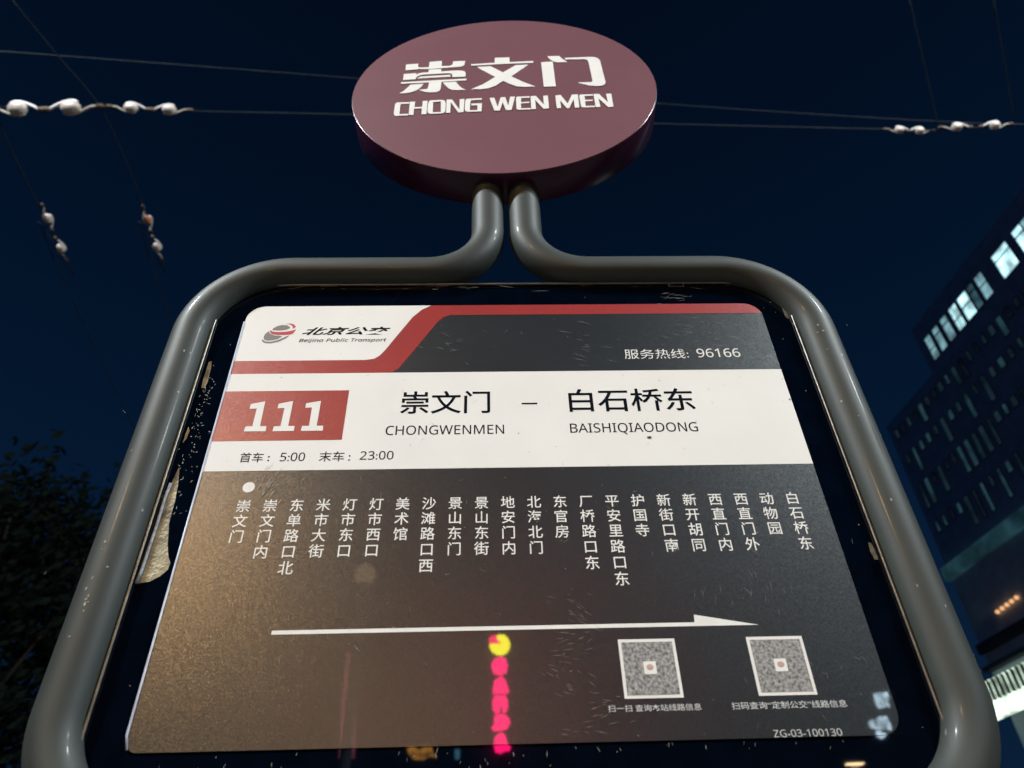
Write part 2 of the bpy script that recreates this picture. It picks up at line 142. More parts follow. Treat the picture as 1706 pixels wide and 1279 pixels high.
def emat(name, col, s, scale=None):
    m = mat(name, (.02, .02, .02), .5, emit=col, estr=s)
    if scale:
        nt = m.node_tree; t = nt.nodes.new('ShaderNodeTexCoord'); n = nt.nodes.new('ShaderNodeTexNoise')
        n.inputs['Scale'].default_value = scale; n.inputs['Detail'].default_value = 3
        mp = nt.nodes.new('ShaderNodeMapRange'); mp.inputs[1].default_value = .35; mp.inputs[2].default_value = .62
        mp.inputs[3].default_value = s * .35; mp.inputs[4].default_value = s * 1.25
        nt.links.new(t.outputs['Object'], n.inputs['Vector']); nt.links.new(n.outputs['Fac'], mp.inputs[0])
        nt.links.new(mp.outputs[0], nt.nodes['Principled BSDF'].inputs['Emission Strength'])
    return m

# ------------------------------------------------------------------ helpers
def tag(o, label=None, cat=None, group=None, kind=None):
    if label: o['label'] = label
    if cat: o['category'] = cat
    if group: o['group'] = group
    if kind: o['kind'] = kind
    return o
def empty(name, loc, label, cat, group=None):
    o = bpy.data.objects.new(name, None); COL.objects.link(o); o.location = loc
    o.empty_display_size = .1
    return tag(o, label, cat, group)
def link(name, me, m, parent=None, smooth=False):
    o = bpy.data.objects.new(name, me); COL.objects.link(o)
    if m is not None and not me.materials: me.materials.append(m)
    if smooth:
        for p in me.polygons: p.use_smooth = True
    if parent is not None:
        o.parent = parent
        # vertices are given in world space: cancel the offsets of the parents
        off = V((0, 0, 0)); q = parent
        while q is not None: off += q.location; q = q.parent
        o.location = -off
    return o
def obj(name, bm, m, parent=None, smooth=False):
    me = bpy.data.meshes.new(name); bm.normal_update(); bm.to_mesh(me); bm.free()
    return link(name, me, m, parent, smooth)
def origin_to(o, c):
    c = V(c); o.data.transform(Matrix.Translation(-c)); o.location = o.location + c
    return o
def box(bm, c, h, ax=None):
    X, Y, Z = ax or (V((1, 0, 0)), V((0, 1, 0)), V((0, 0, 1)))
    c = V(c); vs = []
    for sz in (-1, 1):
        for sy, sx_ in ((-1, -1), (-1, 1), (1, 1), (1, -1)):
            vs.append(bm.verts.new(c + X * h[0] * sx_ + Y * h[1] * sy + Z * h[2] * sz))
    for f in ((3, 2, 1, 0), (4, 5, 6, 7), (0, 1, 5, 4), (1, 2, 6, 5), (2, 3, 7, 6), (3, 0, 4, 7)):
        bm.faces.new([vs[i] for i in f])
def tube(bm, pts, r, n=12, up=V((0, 0, 1)), cap=True, radii=None):
    pts = [V(p) for p in pts]; rings = []
    for i, p in enumerate(pts):
        t = (pts[min(i + 1, len(pts) - 1)] - pts[max(i - 1, 0)]).normalized()
        a = up - t * up.dot(t)
        if a.length < 1e-4: a = V((1, 0, 0)) - t * t.x
        a.normalize(); b = t.cross(a); rr = radii[i] if radii else r
        rings.append([bm.verts.new(p + (a * math.cos(2 * math.pi * k / n) + b * math.sin(2 * math.pi * k / n)) * rr) for k in range(n)])
    for A, B in zip(rings, rings[1:]):
        for k in range(n): bm.faces.new((A[k], A[(k + 1) % n], B[(k + 1) % n], B[k]))
    if cap:
        bm.faces.new(rings[0][::-1]); bm.faces.new(rings[-1])
def fillet(pts, rad, n=18):
    pts = [V(p) for p in pts]; out = [pts[0]]
    for i in range(1, len(pts) - 1):
        a, p, b = pts[i - 1], pts[i], pts[i + 1]; r = rad[i - 1]
        u = (a - p).normalized(); v = (b - p).normalized()
        ang = u.angle(v); d = r / math.tan(ang / 2)
        bis = (u + v).normalized(); c = p + bis * (r / math.sin(ang / 2))
        s = p + u * d - c; e_ = p + v * d - c; tot = s.angle(e_)
        for k in range(n + 1):
            w = k / n
            out.append(c + (s * math.sin((1 - w) * tot) + e_ * math.sin(w * tot)) / math.sin(tot))
    out.append(pts[-1]); return out
def dense(pts, step):
    out = [pts[0]]
    for a, b in zip(pts, pts[1:]):
        k = max(1, int((b - a).length / step))
        out += [a.lerp(b, (i + 1) / k) for i in range(k)]
    return out
def rrect(x0, z0, x1, z1, r, n=10):
    if not isinstance(r, (tuple, list)): r = (r,) * 4
    P = []
    for (cx, cz, a0), rr in zip(((x0, z0, 180), (x1, z0, 270), (x1, z1, 0), (x0, z1, 90)), r):
        sx_ = 1 if cx == x0 else -1; sz = 1 if cz == z0 else -1
        for k in range(n + 1):
            a = math.radians(a0 + 90 * k / n)
            P.append((cx + sx_ * rr + rr * math.cos(a), cz + sz * rr + rr * math.sin(a)))
    return P
def slab(bm, P, y0, y1):
    """outline P (x, z) counter-clockwise seen from the front, front face at y0, back at y1"""
    A = [bm.verts.new((x, y0, z)) for x, z in P]; B = [bm.verts.new((x, y1, z)) for x, z in P]
    bm.faces.new(A); bm.faces.new(B[::-1]); n = len(P)
    for k in range(n): bm.faces.new((A[(k + 1) % n], A[k], B[k], B[(k + 1) % n]))
def polys_mesh(name, polys, thick=0.):
    """2D outlines (even-odd, so holes work) as a mesh in the xy plane"""
    c = bpy.data.curves.new(name, 'CURVE'); c.dimensions = '2D'; c.fill_mode = 'BOTH' if thick else 'FRONT'; c.extrude = thick / 2
    for P in polys:
        s = c.splines.new('POLY'); s.points.add(len(P) - 1); s.use_cyclic_u = True
        for q_, pt in zip(s.points, P): q_.co = (pt[0], pt[1], 0, 1)
    o = bpy.data.objects.new(name, c); COL.objects.link(o)
    bpy.context.view_layer.update()
    me = bpy.data.meshes.new_from_object(o.evaluated_get(bpy.context.evaluated_depsgraph_get()))
    bpy.data.objects.remove(o); bpy.data.curves.remove(c); me.name = name
    return me
def text_mesh(body, bold=0., shear=0., italic=0):
    c = bpy.data.curves.new('t', 'FONT'); c.body = body; c.offset = bold; c.shear = shear; c.resolution_u = 4
    o = bpy.data.objects.new('t', c); COL.objects.link(o)
    bpy.context.view_layer.update()
    me = bpy.data.meshes.new_from_object(o.evaluated_get(bpy.context.evaluated_depsgraph_get()))
    bpy.data.objects.remove(o); bpy.data.curves.remove(c)
    return me
def sans(t, it=False):
    o = ''
    for ch in t:
        if 'A' <= ch <= 'Z': o += chr((0x1D608 if it else 0x1D5A0) + ord(ch) - 65)
        elif 'a' <= ch <= 'z': o += chr((0x1D622 if it else 0x1D5BA) + ord(ch) - 97)
        elif '0' <= ch <= '9': o += chr(0x1D7E2 + ord(ch) - 48)
        else: o += ch
    return o
def to_plane(me, y, fx, fz):
    for v in me.vertices: v.co = V((fx(v.co.x), y, fz(v.co.y)))
    me.update()
def printed(name, body, bb, m, parent, y, bold=0., shear=0., base=False):
    me = text_mesh(body, bold, shear); me.name = name
    xs = [v.co.x for v in me.vertices]; ys = [v.co.y for v in me.vertices]
    x0, x1, y1 = min(xs), max(xs), max(ys); y0 = 0. if base else min(ys)
    kx = (bb[2] - bb[0]) / (x1 - x0); ky = (bb[3] - bb[1]) / (y1 - y0)
    to_plane(me, y, lambda x: bb[0] + (x - x0) * kx, lambda z: bb[1] + (z - y0) * ky)
    me.materials.clear()
    return link(name, me, m, parent)
def flat(name, polys, m, parent, y):
    me = polys_mesh(name, polys)
    to_plane(me, y, lambda x: x, lambda z: z)
    return link(name, me, m, parent)

# ------------------------------------------------------------------ ground and road
bm = bmesh.new(); box(bm, (0, 0, -.25), (300, 300, .25)); tag(obj('ground', bm, M['asphalt']), kind='structure')
bm = bmesh.new(); box(bm, (0, .1, .06), (120, 3.2, .06)); tag(obj('pavement', bm, M['paving']), kind='structure')
bm = bmesh.new(); box(bm, (0, 3.41, .065), (120, .09, .065)); tag(obj('kerb', bm, M['kerb']), kind='structure')
bm = bmesh.new()
for k in range(-14, 15): box(bm, (k * 6, 7.2, .003), (1.5, .075, .002))
tag(obj('road_marking', bm, M['line']), kind='structure')

# ------------------------------------------------------------------ the bus stop sign
sign = empty('bus_stop_sign', (0, 0, .12), 'grey tube framed bus stop sign with burgundy disc on top and lit route board', 'bus stop sign')
TR, TY = .0250, .004
for sgn, nx in ((-1, -.0247), (1, .0318)):
    ax_ = sgn * .4165
    path = [(nx, TY, 2.63), (nx, TY, 2.370), (ax_, TY, 2.370), (ax_, TY, 1.680), (nx, TY, 1.680), (nx, TY, .125)]
    pts = dense(fillet(path, (.088, .118, .105, .088), 20), .05)
    bm = bmesh.new(); tube(bm, pts, TR, 40, up=V((0, 1, 0)))
    o = obj('frame_tube', bm, M['tube'], sign, True)
    rc = random.Random(21 + sgn)
    def on_tube(z, th, rr=TR + .0003): return V((ax_ + rr * math.sin(th), TY - rr * math.cos(th), z))
    bm = bmesh.new()
    chips = [(1.883, -.05), (1.880, .06), (1.886, .0), (1.878, -.02), (1.871, .02), (1.936, -.12), (1.944, -.10), (1.905, -.1)] if sgn < 0 else [(2.243, -.32), (2.19, .3), (1.98, -.2), (1.86, .25), (1.815, .85), (1.80, .88)]
    chips += [(rc.uniform(1.80, 2.25), rc.uniform(-.7, .9)) for _ in range(9)]
    for z, th in chips:
        a, b = rc.uniform(.0008, .0022), rc.uniform(.0008, .003)
        bm.faces.new([bm.verts.new(on_tube(z + b * math.sin(k * math.pi / 3) * rc.uniform(.6, 1), th + a / TR * math.cos(k * math.pi / 3) * rc.uniform(.6, 1))) for k in range(6)])
    obj('paint_chips', bm, M['scratch_and_glare'], o)['kind'] = 'stuff'
    if sgn > 0:
        for z0_, z1_ in ((2.108, 2.143), (2.030, 2.098)):
            bm = bmesh.new(); th = .30; w = .012
            A = [bm.verts.new(on_tube(z1_ + (z0_ - z1_) * k / 6, th - w * (1 - abs(k / 3 - 1)) + .004 * k)) for k in range(7)]
            B = [bm.verts.new(on_tube(z1_ + (z0_ - z1_) * k / 6, th + w * (1 - abs(k / 3 - 1)) + .004 * k + .002)) for k in range(7)]
            for k in range(6): bm.faces.new((A[k], A[k + 1], B[k + 1], B[k]))
            obj('dark_scratch', bm, M['dirt'], o)
bm = bmesh.new(); slab(bm, rrect(-.17, -.11, .17, .11, .02), 0, .014)
bmesh.ops.rotate(bm, verts=bm.verts, cent=(0, 0, 0), matrix=Matrix.Rotation(math.radians(-90), 3, 'X'))
bmesh.ops.translate(bm, verts=bm.verts, vec=(.003, 0, .121 if min(v.co.z for v in bm.verts) > -.001 else .135))
obj('base_plate', bm, M['tube'], sign)

# board behind the print
PZ0, PZ1 = 1.7055, 2.3455
bm = bmesh.new(); slab(bm, rrect(-.3905, PZ0, .3905, PZ1, .055), .0012, .024)
board = obj('display_panel', bm, M['black'], sign)
ring = [V((x, -.001, z)) for x, z in rrect(-.3895, PZ0 + .0008, .3895, PZ1 - .0008, .054, 12)]
bm = bmesh.new(); ring = dense(ring + [ring[0]], .04); tube(bm, ring, .0016, 8, up=V((0, 1, 0)), cap=False)
obj('edge_bead', bm, M['bead'], board, True)
for nb in DATA['notch']:
    x0, z1 = nb[0]; x1, z0 = nb[1]
    P = [V((x0, 0, z0)), V((x1, 0, z0)), V((x1, 0, z1)), V((x0, 0, z1)), V((x0, 0, z0))]
    bm = bmesh.new()
    for a, b in zip(P, P[1:]):
        tube(bm, [a + V((0, -.0018, 0)), b + V((0, -.0018, 0))], .0007, 6, up=V((0, 1, 0)))
    slab(bm, [(x0, z0), (x1, z0), (x1, z1), (x0, z1)], -.0002, .001)
    me_o = obj('clip', bm, M['bead'], board); me_o.data.materials.append(M['black'])
    for p in list(me_o.data.polygons)[-6:]: p.material_index = 1
for key in ('peel', 'peel2', 'peel3', 'peel4', 'peel5'):
    flat('worn_patch', [DATA[key]], M['bare'], board, .0007)
pk = DATA['peel']
bm = bmesh.new(); tube(bm, [V((x, -.0005, z)) for x, z in [pk[-1], pk[-2], pk[-3], pk[-4], pk[-5], pk[-6]]], .0017, 8, up=V((0, 1, 0)))
obj('torn_film', bm, M['lip'], board, True)

# printed route board
W = .35
bm = bmesh.new(); slab(bm, rrect(-W, 1.7490, W, 2.3040, (.012, .020, .024, .024)), 0, .001)
poster = obj('route_poster', bm, M['ink'], sign)
poster['label'] = 'dark printed route board listing the stops of line 111'
L = lambda k: -.00018 * k
ez = rrect(-W, 1.7490, W, 2.3040, (.012, .020, .024, .024))
bm = bmesh.new(); tube(bm, [V((-W - .0008, -.0004, 2.275)), V((-W - .0008, -.0004, 1.764)), V((-W + .003, -.0004, 1.7515))], .0011, 8, up=V((0, 1, 0)))
obj('poster_edge', bm, M['edge'], poster, True)
# header: red stripe, white tab, red bottom line
so = DATA['scurve_out']; si = DATA['scurve_in']
tl = [(x, z) for x, z in rrect(-W, 1.749, W, 2.304, (.012, .020, .024, .024))]
corner_tr = tl[22:33]; corner_tl = tl[33:44]
redP = [(-W, 2.2060), (si[-1][0], 2.2060)] + si[::-1][1:] + []
redP = [(-W, 2.1842), (so[-1][0], 2.1842)] + so[::-1][1:-1] + [(so[0][0], 2.2855), (W, 2.2858 - .0005)] + [p for p in corner_tr if p[1] > 2.2858] + [(si[0][0], 2.304)] + si[1:-1] + [(si[-1][0], 2.2060), (-W, 2.2060)]
flat('red_stripe', [redP], M['red'], poster, L(1))
tabP = [(-W, 2.2060), (si[-1][0], 2.2060)] + si[::-1][1:-1] + [(si[0][0], 2.304)] + corner_tl + [(-W, 2.2060)][:0]
flat('logo_tab', [tabP], M['white'], poster, L(1))
flat('white_band', [[(-W, 2.0405), (W, 2.0405), (W, 2.1842), (-W, 2.1842)]], M['white'], poster, L(1))
flat('number_box', [[(-W, 2.0820), (-.1985, 2.0820), (-.1982, 2.1563), (-W, 2.1563)]], M['red'], poster, L(2))
flat('route_number', DATA['n111'], M['wtext'], poster, L(3))
o = flat('operator_emblem', DATA['logo']['gray'], M['lgrey'], poster, L(2))
o2 = flat('red_swoosh', DATA['logo']['red'], M['lred'], poster, L(2))
T_ = DATA['tx']
printed('operator_name', '北京公交', T_['北京公交'], M['text'], poster, L(2), .022, .42)
printed('operator_name', sans('Beijing Public Transport', True), T_['Beijing Public Transport'], M['text'], poster, L(2), .006, .0, True)
printed('terminus_name', '崇文门', T_['崇文门'], M['text'], poster, L(2), .010)
printed('terminus_name', sans('CHONGWENMEN'), T_['CHONGWENMEN'], M['text'], poster, L(2), .0, 0, True)
printed('terminus_name', '白石桥东', T_['白石桥东'], M['text'], poster, L(2), .010)
printed('terminus_name', sans('BAISHIQIAODONG'), T_['BAISHIQIAODONG'], M['text'], poster, L(2), .0, 0, True)
d_ = T_['dash']; flat('dash', [[(d_[0], d_[1]), (d_[2], d_[1]), (d_[2], d_[3]), (d_[0], d_[3])]], M['text'], poster, L(2))
def colon(bb, m, name='colon'):
    x = (bb[0] + bb[2]) / 2; r = .00105
    circ = lambda cz: [(x + r * math.cos(a * math.pi / 8), cz + r * math.sin(a * math.pi / 8)) for a in range(16)]
    flat(name, [circ(bb[1] + r), circ(bb[3] - r)], m, poster, L(2))
for k in ('首车', '5:00', '末车', '23:00'):
    printed('service_hours', sans(k), T_[k], M['text'], poster, L(2), .0, 0, ':' in k)
colon(T_['：'], M['text']); colon(T_['：2'], M['text'])
printed('hotline', '服务热线', T_['服务热线'], M['wtext'], poster, L(2), -.002)
printed('hotline', sans('96166'), T_['96166'], M['wtext'], poster, L(2), .004, 0, True); colon(T_['：3'], M['wtext'])
# stop list: 22 vertical columns
STOPS = '崇文门 崇文门内 东单路口北 米市大街 灯市东口 灯市西口 美术馆 沙滩路口西 景山东门 景山东街 地安门内 北海北门 东官房 厂桥路口东 平安里路口东 护国寺 新街口南 新开胡同 西直门内 西直门外 动物园 白石桥东'.split()
def em_cell():
    a = text_mesh('国'); b = text_mesh('国国')
    w = max(v.co.x for v in b.vertices) - max(v.co.x for v in a.vertices)
    zc = (max(v.co.y for v in a.vertices) + min(v.co.y for v in a.vertices)) / 2
    return w, zc
EM, EZ = em_cell()
for i, s in enumerate(STOPS):
    x0 = -.2949 + i * .02895
    verts, faces = [], []
    for k, ch in enumerate(s):
        me = text_mesh(ch, .006)
        b0 = len(verts); kk = .0163 / EM
        zc = 1.9950 - k * .01838
        verts += [(x0 + (v.co.x - EM / 2) * kk, L(1), zc + (v.co.y - EZ) * kk) for v in me.vertices]
        faces += [[b0 + j for j in p.vertices] for p in me.polygons]
        bpy.data.meshes.remove(me)
    me = bpy.data.meshes.new('stop_name'); me.from_pydata(verts, [], faces)
    link('stop_name', me, M['wtext'], poster)
flat('stop_marker', [[(-.2940 + .0067 * math.cos(a * math.pi / 16), 2.0190 + .0067 * math.sin(a * math.pi / 16)) for a in range(32)]], M['wtext'], poster, L(1))
flat('direction_arrow', [[(-.2391, 1.8521), (.2409, 1.8525), (.1779, 1.8641), (.1772, 1.8563), (-.2391, 1.8561)]], M['wtext'], poster, L(1))
for x0, x1 in ((.0986, .1541), (.2248, .2803)):
    stk = flat('square_sticker', [[(x0, 1.7853), (x1, 1.7853), (x1, 1.8406), (x0, 1.8406)]], M['wtext'], poster, L(1))
    flat('faded_print', [[(x0 + .003, 1.7883), (x1 - .003, 1.7883), (x1 - .003, 1.8376), (x0 + .003, 1.8376)]], M['faded'], poster, L(2))
    xc = (x0 + x1) / 2; flat('small_emblem', [rrect(xc - .006, 1.8070, xc + .006, 1.8190, .001, 4)], M['wtext'], poster, L(3))
    flat('emblem_dot', [[(xc + .0034 * math.cos(a * math.pi / 8), 1.8137 + .0026 * math.sin(a * math.pi / 8)) for a in range(16)]], M['fadedred'], poster, L(4))
printed('sticker_caption', '扫一扫 查询本站线路信息', T_['scan1'], M['ltext'], poster, L(1), .006)
printed('sticker_caption', '扫码查询“定制公交”线路信息', T_['scan2'], M['ltext'], poster, L(1), .006)
printed('board_number', sans('ZG-03-100130'), T_['ZG-03-100130'], M['ltext'], poster, L(1), .0, 0, True)

# scratched wear, specks and painted glare streaks over board and print
rs = random.Random(11)
bm = bmesh.new()
def stroke(x, z, ang, ln, w, bend=0.):
    n = 5; A = []; B = []
    for k in range(n + 1):
        t = k / n - .5; a = ang + bend * t
        px = x + math.cos(ang) * ln * t - math.sin(ang) * bend * ln * (t * t - .08); pz = z + math.sin(ang) * ln * t + math.cos(ang) * bend * ln * (t * t - .08)
        ww = w * (1 - abs(2 * t)) + w * .15
        A.append(bm.verts.new((px - math.sin(a) * ww / 2, -.0009, pz + math.cos(a) * ww / 2)))
        B.append(bm.verts.new((px + math.sin(a) * ww / 2, -.0009, pz - math.cos(a) * ww / 2)))
    for k in range(n): bm.faces.new((B[k], B[k + 1], A[k + 1], A[k]))
def cluster(cx, cz, n, sx_, sz, ang, da, l0, l1, w0, w1, bend=.1):
    for _ in range(n):
        stroke(rs.gauss(cx, sx_), rs.gauss(cz, sz), ang + rs.gauss(0, da), rs.uniform(l0, l1), rs.uniform(w0, w1), rs.gauss(0, bend))
R = math.radians
for i in range(26):
    z = 1.755 + i * .0052
    cluster(.055 + .012 * math.sin(i * .4), z, 3, .012, .002, R(-12 + 24 * math.sin(i * .5)), .10, .004, .012, .00016, .00036)
cluster(.105, 2.225, 16, .018, .02, R(-12), .2, .006, .02, .00016, .00036)
cluster(-.07, 2.235, 12, .02, .02, R(-20), .4, .004, .014, .00016, .00036)
cluster(.26, 2.245, 26, .03, .015, R(-8), .25, .006, .018, .00016, .00032)
cluster(.235, 2.318, 14, .012, .006, R(5), .2, .005, .016, .0002, .0004)
cluster(-.272, 2.020, 20, .006, .012, R(62), .12, .006, .018, .0004, .001)
cluster(-.250, 2.025, 12, .007, .006, R(58), .15, .004, .012, .0002, .0004)
cluster(-.215, 2.000, 8, .01, .01, R(65), .2, .004, .012, .00016, .00036)
cluster(.25, 1.885, 18, .035, .012, R(88), .2, .004, .014, .00016, .00032)
cluster(-.23, 1.915, 14, .04, .02, R(60), .6, .004, .012, .00016, .00036)
cluster(-.29, 1.80, 14, .02, .03, R(70), .7, .003, .01, .00016, .00036)
cluster(0, 2.0, 80, .2, .14, 0, 2.0, .002, .01, .00015, .0004)
cluster(.28, 1.80, 14, .03, .03, 0, 2, .003, .01, .00016, .00036)
for _ in range(90):
    x, z = rs.uniform(-.385, .385), rs.uniform(1.74, 2.335)
    stroke(x, z, rs.uniform(0, 3.1), rs.uniform(.0006, .0018), rs.uniform(.0005, .0012))
for _ in range(110):                       # grimy specks near the worn left edge
    z = rs.uniform(1.98, 2.18); x = -.372 + rs.gauss(0, .006)
    stroke(x, z, rs.uniform(0, 3.1), rs.uniform(.001, .004), rs.uniform(.0003, .0009))
for _ in range(60):                        # lower border dirt
    stroke(rs.uniform(-.3, .34), rs.uniform(1.715, 1.746), R(rs.uniform(60, 120)), rs.uniform(.001, .006), rs.uniform(.0002, .0006))
for _ in range(30):                        # scuffs under the top edge
    stroke(rs.uniform(-.33, .32), 2.3425 - abs(rs.gauss(0, .004)), R(rs.gauss(0, 6)), rs.uniform(.004, .03), rs.uniform(.0002, .0006))
o = obj('scratches_and_glare', bm, M['scratch_and_glare'], board); o['kind'] = 'stuff'
bm = bmesh.new()
for x, z, r in ((.1645, 2.0800, .0030), (.0095, 2.0880, .0010), (.348, 2.135, .0016), (.19, 2.167, .0008), (-.285, 2.178, .0008), (.25, 2.152, .0007)):
    P = [bm.verts.new((x + r * rs.uniform(.7, 1.1) * math.cos(a * math.pi / 5), -.0007, z + r * .6 * rs.uniform(.7, 1.1) * math.sin(a * math.pi / 5))) for a in range(10)]
    bm.faces.new(P)
obj('dirt_speck', bm, M['dirt'], board)['kind'] = 'stuff'

# the round name plate
D = DATA['disc']; cen, U, Vv, N = V(D['cen']), V(D['U']), V(D['V']), V(D['n'])
RD, TH, NS = D['R'], .060, 128
bm = bmesh.new()
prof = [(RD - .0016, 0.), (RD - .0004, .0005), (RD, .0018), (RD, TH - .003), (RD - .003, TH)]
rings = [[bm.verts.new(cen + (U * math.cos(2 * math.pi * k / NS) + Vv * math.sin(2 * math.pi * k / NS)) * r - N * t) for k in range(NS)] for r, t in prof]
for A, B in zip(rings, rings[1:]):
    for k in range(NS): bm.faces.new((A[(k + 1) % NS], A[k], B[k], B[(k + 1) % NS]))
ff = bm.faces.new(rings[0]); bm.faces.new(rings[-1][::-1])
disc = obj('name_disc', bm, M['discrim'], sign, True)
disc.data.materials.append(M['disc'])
for p in disc.data.polygons:
    if len(p.vertices) > 4: p.use_smooth = False
    if len(p.vertices) > 4 and p.normal.dot(N) > .9: p.material_index = 1
disc['label'] = 'burgundy round disc with white raised station name'
for nm, polys in (('chinese_lettering', D['cjk']), ('latin_lettering', D['lat'])):
    me = polys_mesh(nm, polys, .0010)
    for v in me.vertices: v.co = cen + U * v.co.x + Vv * v.co.y + N * (v.co.z + .0006)
    me.update(); link(nm, me, M['disclet'], disc)

# ------------------------------------------------------------------ overhead wires and insulators
def smooth_path(P, n=6):
    P = [V(p) for p in P]; out = []
    for i in range(len(P) - 1):
        p0, p1, p2, p3 = P[max(i - 1, 0)], P[i], P[i + 1], P[min(i + 2, len(P) - 1)]
        for k in range(n):
            t = k / n
            out.append(.5 * ((2 * p1) + (p2 - p0) * t + (2 * p0 - 5 * p1 + 4 * p2 - p3) * t * t + (3 * p1 - p0 - 3 * p2 + p3) * t ** 3))
    out.append(P[-1]); return out
WL = dict(upper='thin plain wire crossing behind the disc above the insulator wire',
          span='wire across the sky strung with white insulators on both sides of the disc',
          la='diagonal wire at upper left holding the insulators with an orange brown bowl',
          lb='faint wire at the far left edge holding the lower left insulators',
          ra='faint slanting wire joining the right insulators between their two pairs',
          rb='faint slanting wire nearest the upper right corner')
for k, P in DATA['wires'].items():
    P = [V(p) for p in P]
    ext0 = 8 if k in ('upper', 'span') else 7
    ext1 = 8 if k in ('upper', 'span') else (.0 if k[0] == 'r' else 16)
    if k in ('la', 'lb'):
        P = [P[0] + (P[0] - P[1]).normalized() * ext0] + P + [P[-1] + V((-.1, .995, 0)) * ext1]
    else:
        P = [P[0] + (P[0] - P[1]).normalized() * ext0] + P
        if ext1: P.append(P[-1] + (P[-1] - P[-2]).normalized() * ext1)
    bm = bmesh.new(); tube(bm, smooth_path(P), .0048 if k == 'span' else .0038 if k == 'upper' else .0046, 8)
    tag(obj('overhead_wire', bm, M['wire'], None, True), WL[k], 'wire', 'overhead wires')

def insulator_parts():
    """one egg insulator; +x points to the middle of its pair"""
    bm = bmesh.new(); n, mrings = 16, 11; rg = []
    for i in range(mrings):
        t = math.pi * (i + .5) / mrings; x = -.075 * math.cos(t); r = .052 * math.sin(t)
        if i in (5,): r *= .86
        rg.append([bm.verts.new((x, r * math.cos(2 * math.pi * k / n), r * math.sin(2 * math.pi * k / n))) for k in range(n)])
    for A, B in zip(rg, rg[1:]):
        for k in range(n): bm.faces.new((A[k], A[(k + 1) % n], B[(k + 1) % n], B[k]))
    bm.faces.new(rg[0][::-1]); bm.faces.new(rg[-1])
    s1 = bmesh.new(); tube(s1, smooth_path([(-.05, 0, .040), (-.01, 0, .052), (.045, 0, .044), (.10, 0, .022), (.15, 0, -.004), (.185, 0, -.012)], 5), .012, 8, up=V((0, 1, 0)))
    s2 = bmesh.new(); tube(s2, smooth_path([(.05, 0, -.040), (.01, 0, -.052), (-.045, 0, -.044), (-.10, 0, -.022), (-.15, 0, .002), (-.20, 0, .004)], 5), .011, 8, up=V((0, 1, 0)))
    mk = lambda b, nm: (b.to_mesh(me := bpy.data.meshes.new(nm)), b.free(), me)[2]
    s3 = bmesh.new(); tube(s3, [V((.150, 0, -.006)), V((.165, 0, -.010)), V((.200, 0, -.012)), V((.212, 0, -.012))], .02, 10, up=V((0, 1, 0)), radii=[.012, .022, .022, .012])
    s4 = bmesh.new(); tube(s4, [V((-.185, 0, .003)), V((-.195, 0, .004)), V((-.235, 0, .004)), V((-.25, 0, .004))], .02, 10, up=V((0, 1, 0)), radii=[.010, .019, .019, .010])
    return mk(bm, 'insulator_body'), mk(s1, 'upper_strap'), mk(s2, 'lower_strap'), mk(s3, 'clamp_near'), mk(s4, 'clamp_far')
IB, IS1, IS2, IS3, IS4 = insulator_parts()
IS3.materials.append(M['clamp']); IS4.materials.append(M['clamp'])
for me in (IB, IS1, IS2, IS3, IS4):
    for p in me.polygons: p.use_smooth = True
IB.materials.append(M['porcelain']); IS1.materials.append(M['strap']); IS2.materials.append(M['cable'])
IBB = IB.copy(); IBB.materials.clear(); IBB.materials.append(M['brownp'])
IL = ['white insulator cut by the left edge of the picture, leftmost on the span wire',
      'white insulator just left of where the diagonal wire crosses the span wire',
      'white insulator just right of where the diagonal wire crosses the span wire',
      'white insulator ending the left row, nearest the disc on its left',
      'white insulator starting the right row, nearest the disc on its right',
      'white insulator second from the disc in the right row, with a bright drip below',
      'white insulator third from the disc in the right row, past the wire joint',
      'white insulator at the right edge of the picture, highest of the right row',
      'white insulator on the far left wire, upper of its two',
      'white insulator on the far left wire, lower of its two',
      'insulator with an orange brown bowl on the diagonal wire, upper of its two',
      'white insulator on the diagonal wire below the orange brown one']
dirs = []
I = [V(p) for p in DATA['ins']]
for a in range(0, 12, 2):
    u = (I[a + 1] - I[a]).normalized(); dirs += [u, -u]
for i, (p, u) in enumerate(zip(I, dirs)):
    gap = (I[i ^ 1] - p).length
    root = empty('strain_insulator', p, IL[i], 'insulator', 'insulators on the overhead wires')
    s = min(1.15, max(.72, gap / .36)) * (.92 if i < 4 else .72)
    w = V((0, -.62, .78)); w = (w - u * w.dot(u)).normalized(); v = w.cross(u)
    if i >= 8: w = V((.8, 0, .6)); w = (w - u * w.dot(u)).normalized(); v = w.cross(u); s = .62
    root.matrix_world = Matrix(((u.x * s, v.x * s, w.x * s, p.x), (u.y * s, v.y * s, w.y * s, p.y), (u.z * s, v.z * s, w.z * s, p.z), (0, 0, 0, 1)))
    for me, nm in ((IBB if i == 10 else IB, 'body'), (IS1, 'strap'), (IS2, 'cable_loop'), (IS3, 'wire_clamp'), (IS4, 'wire_clamp')):
        o = bpy.data.objects.new(nm, me); COL.objects.link(o); o.parent = root

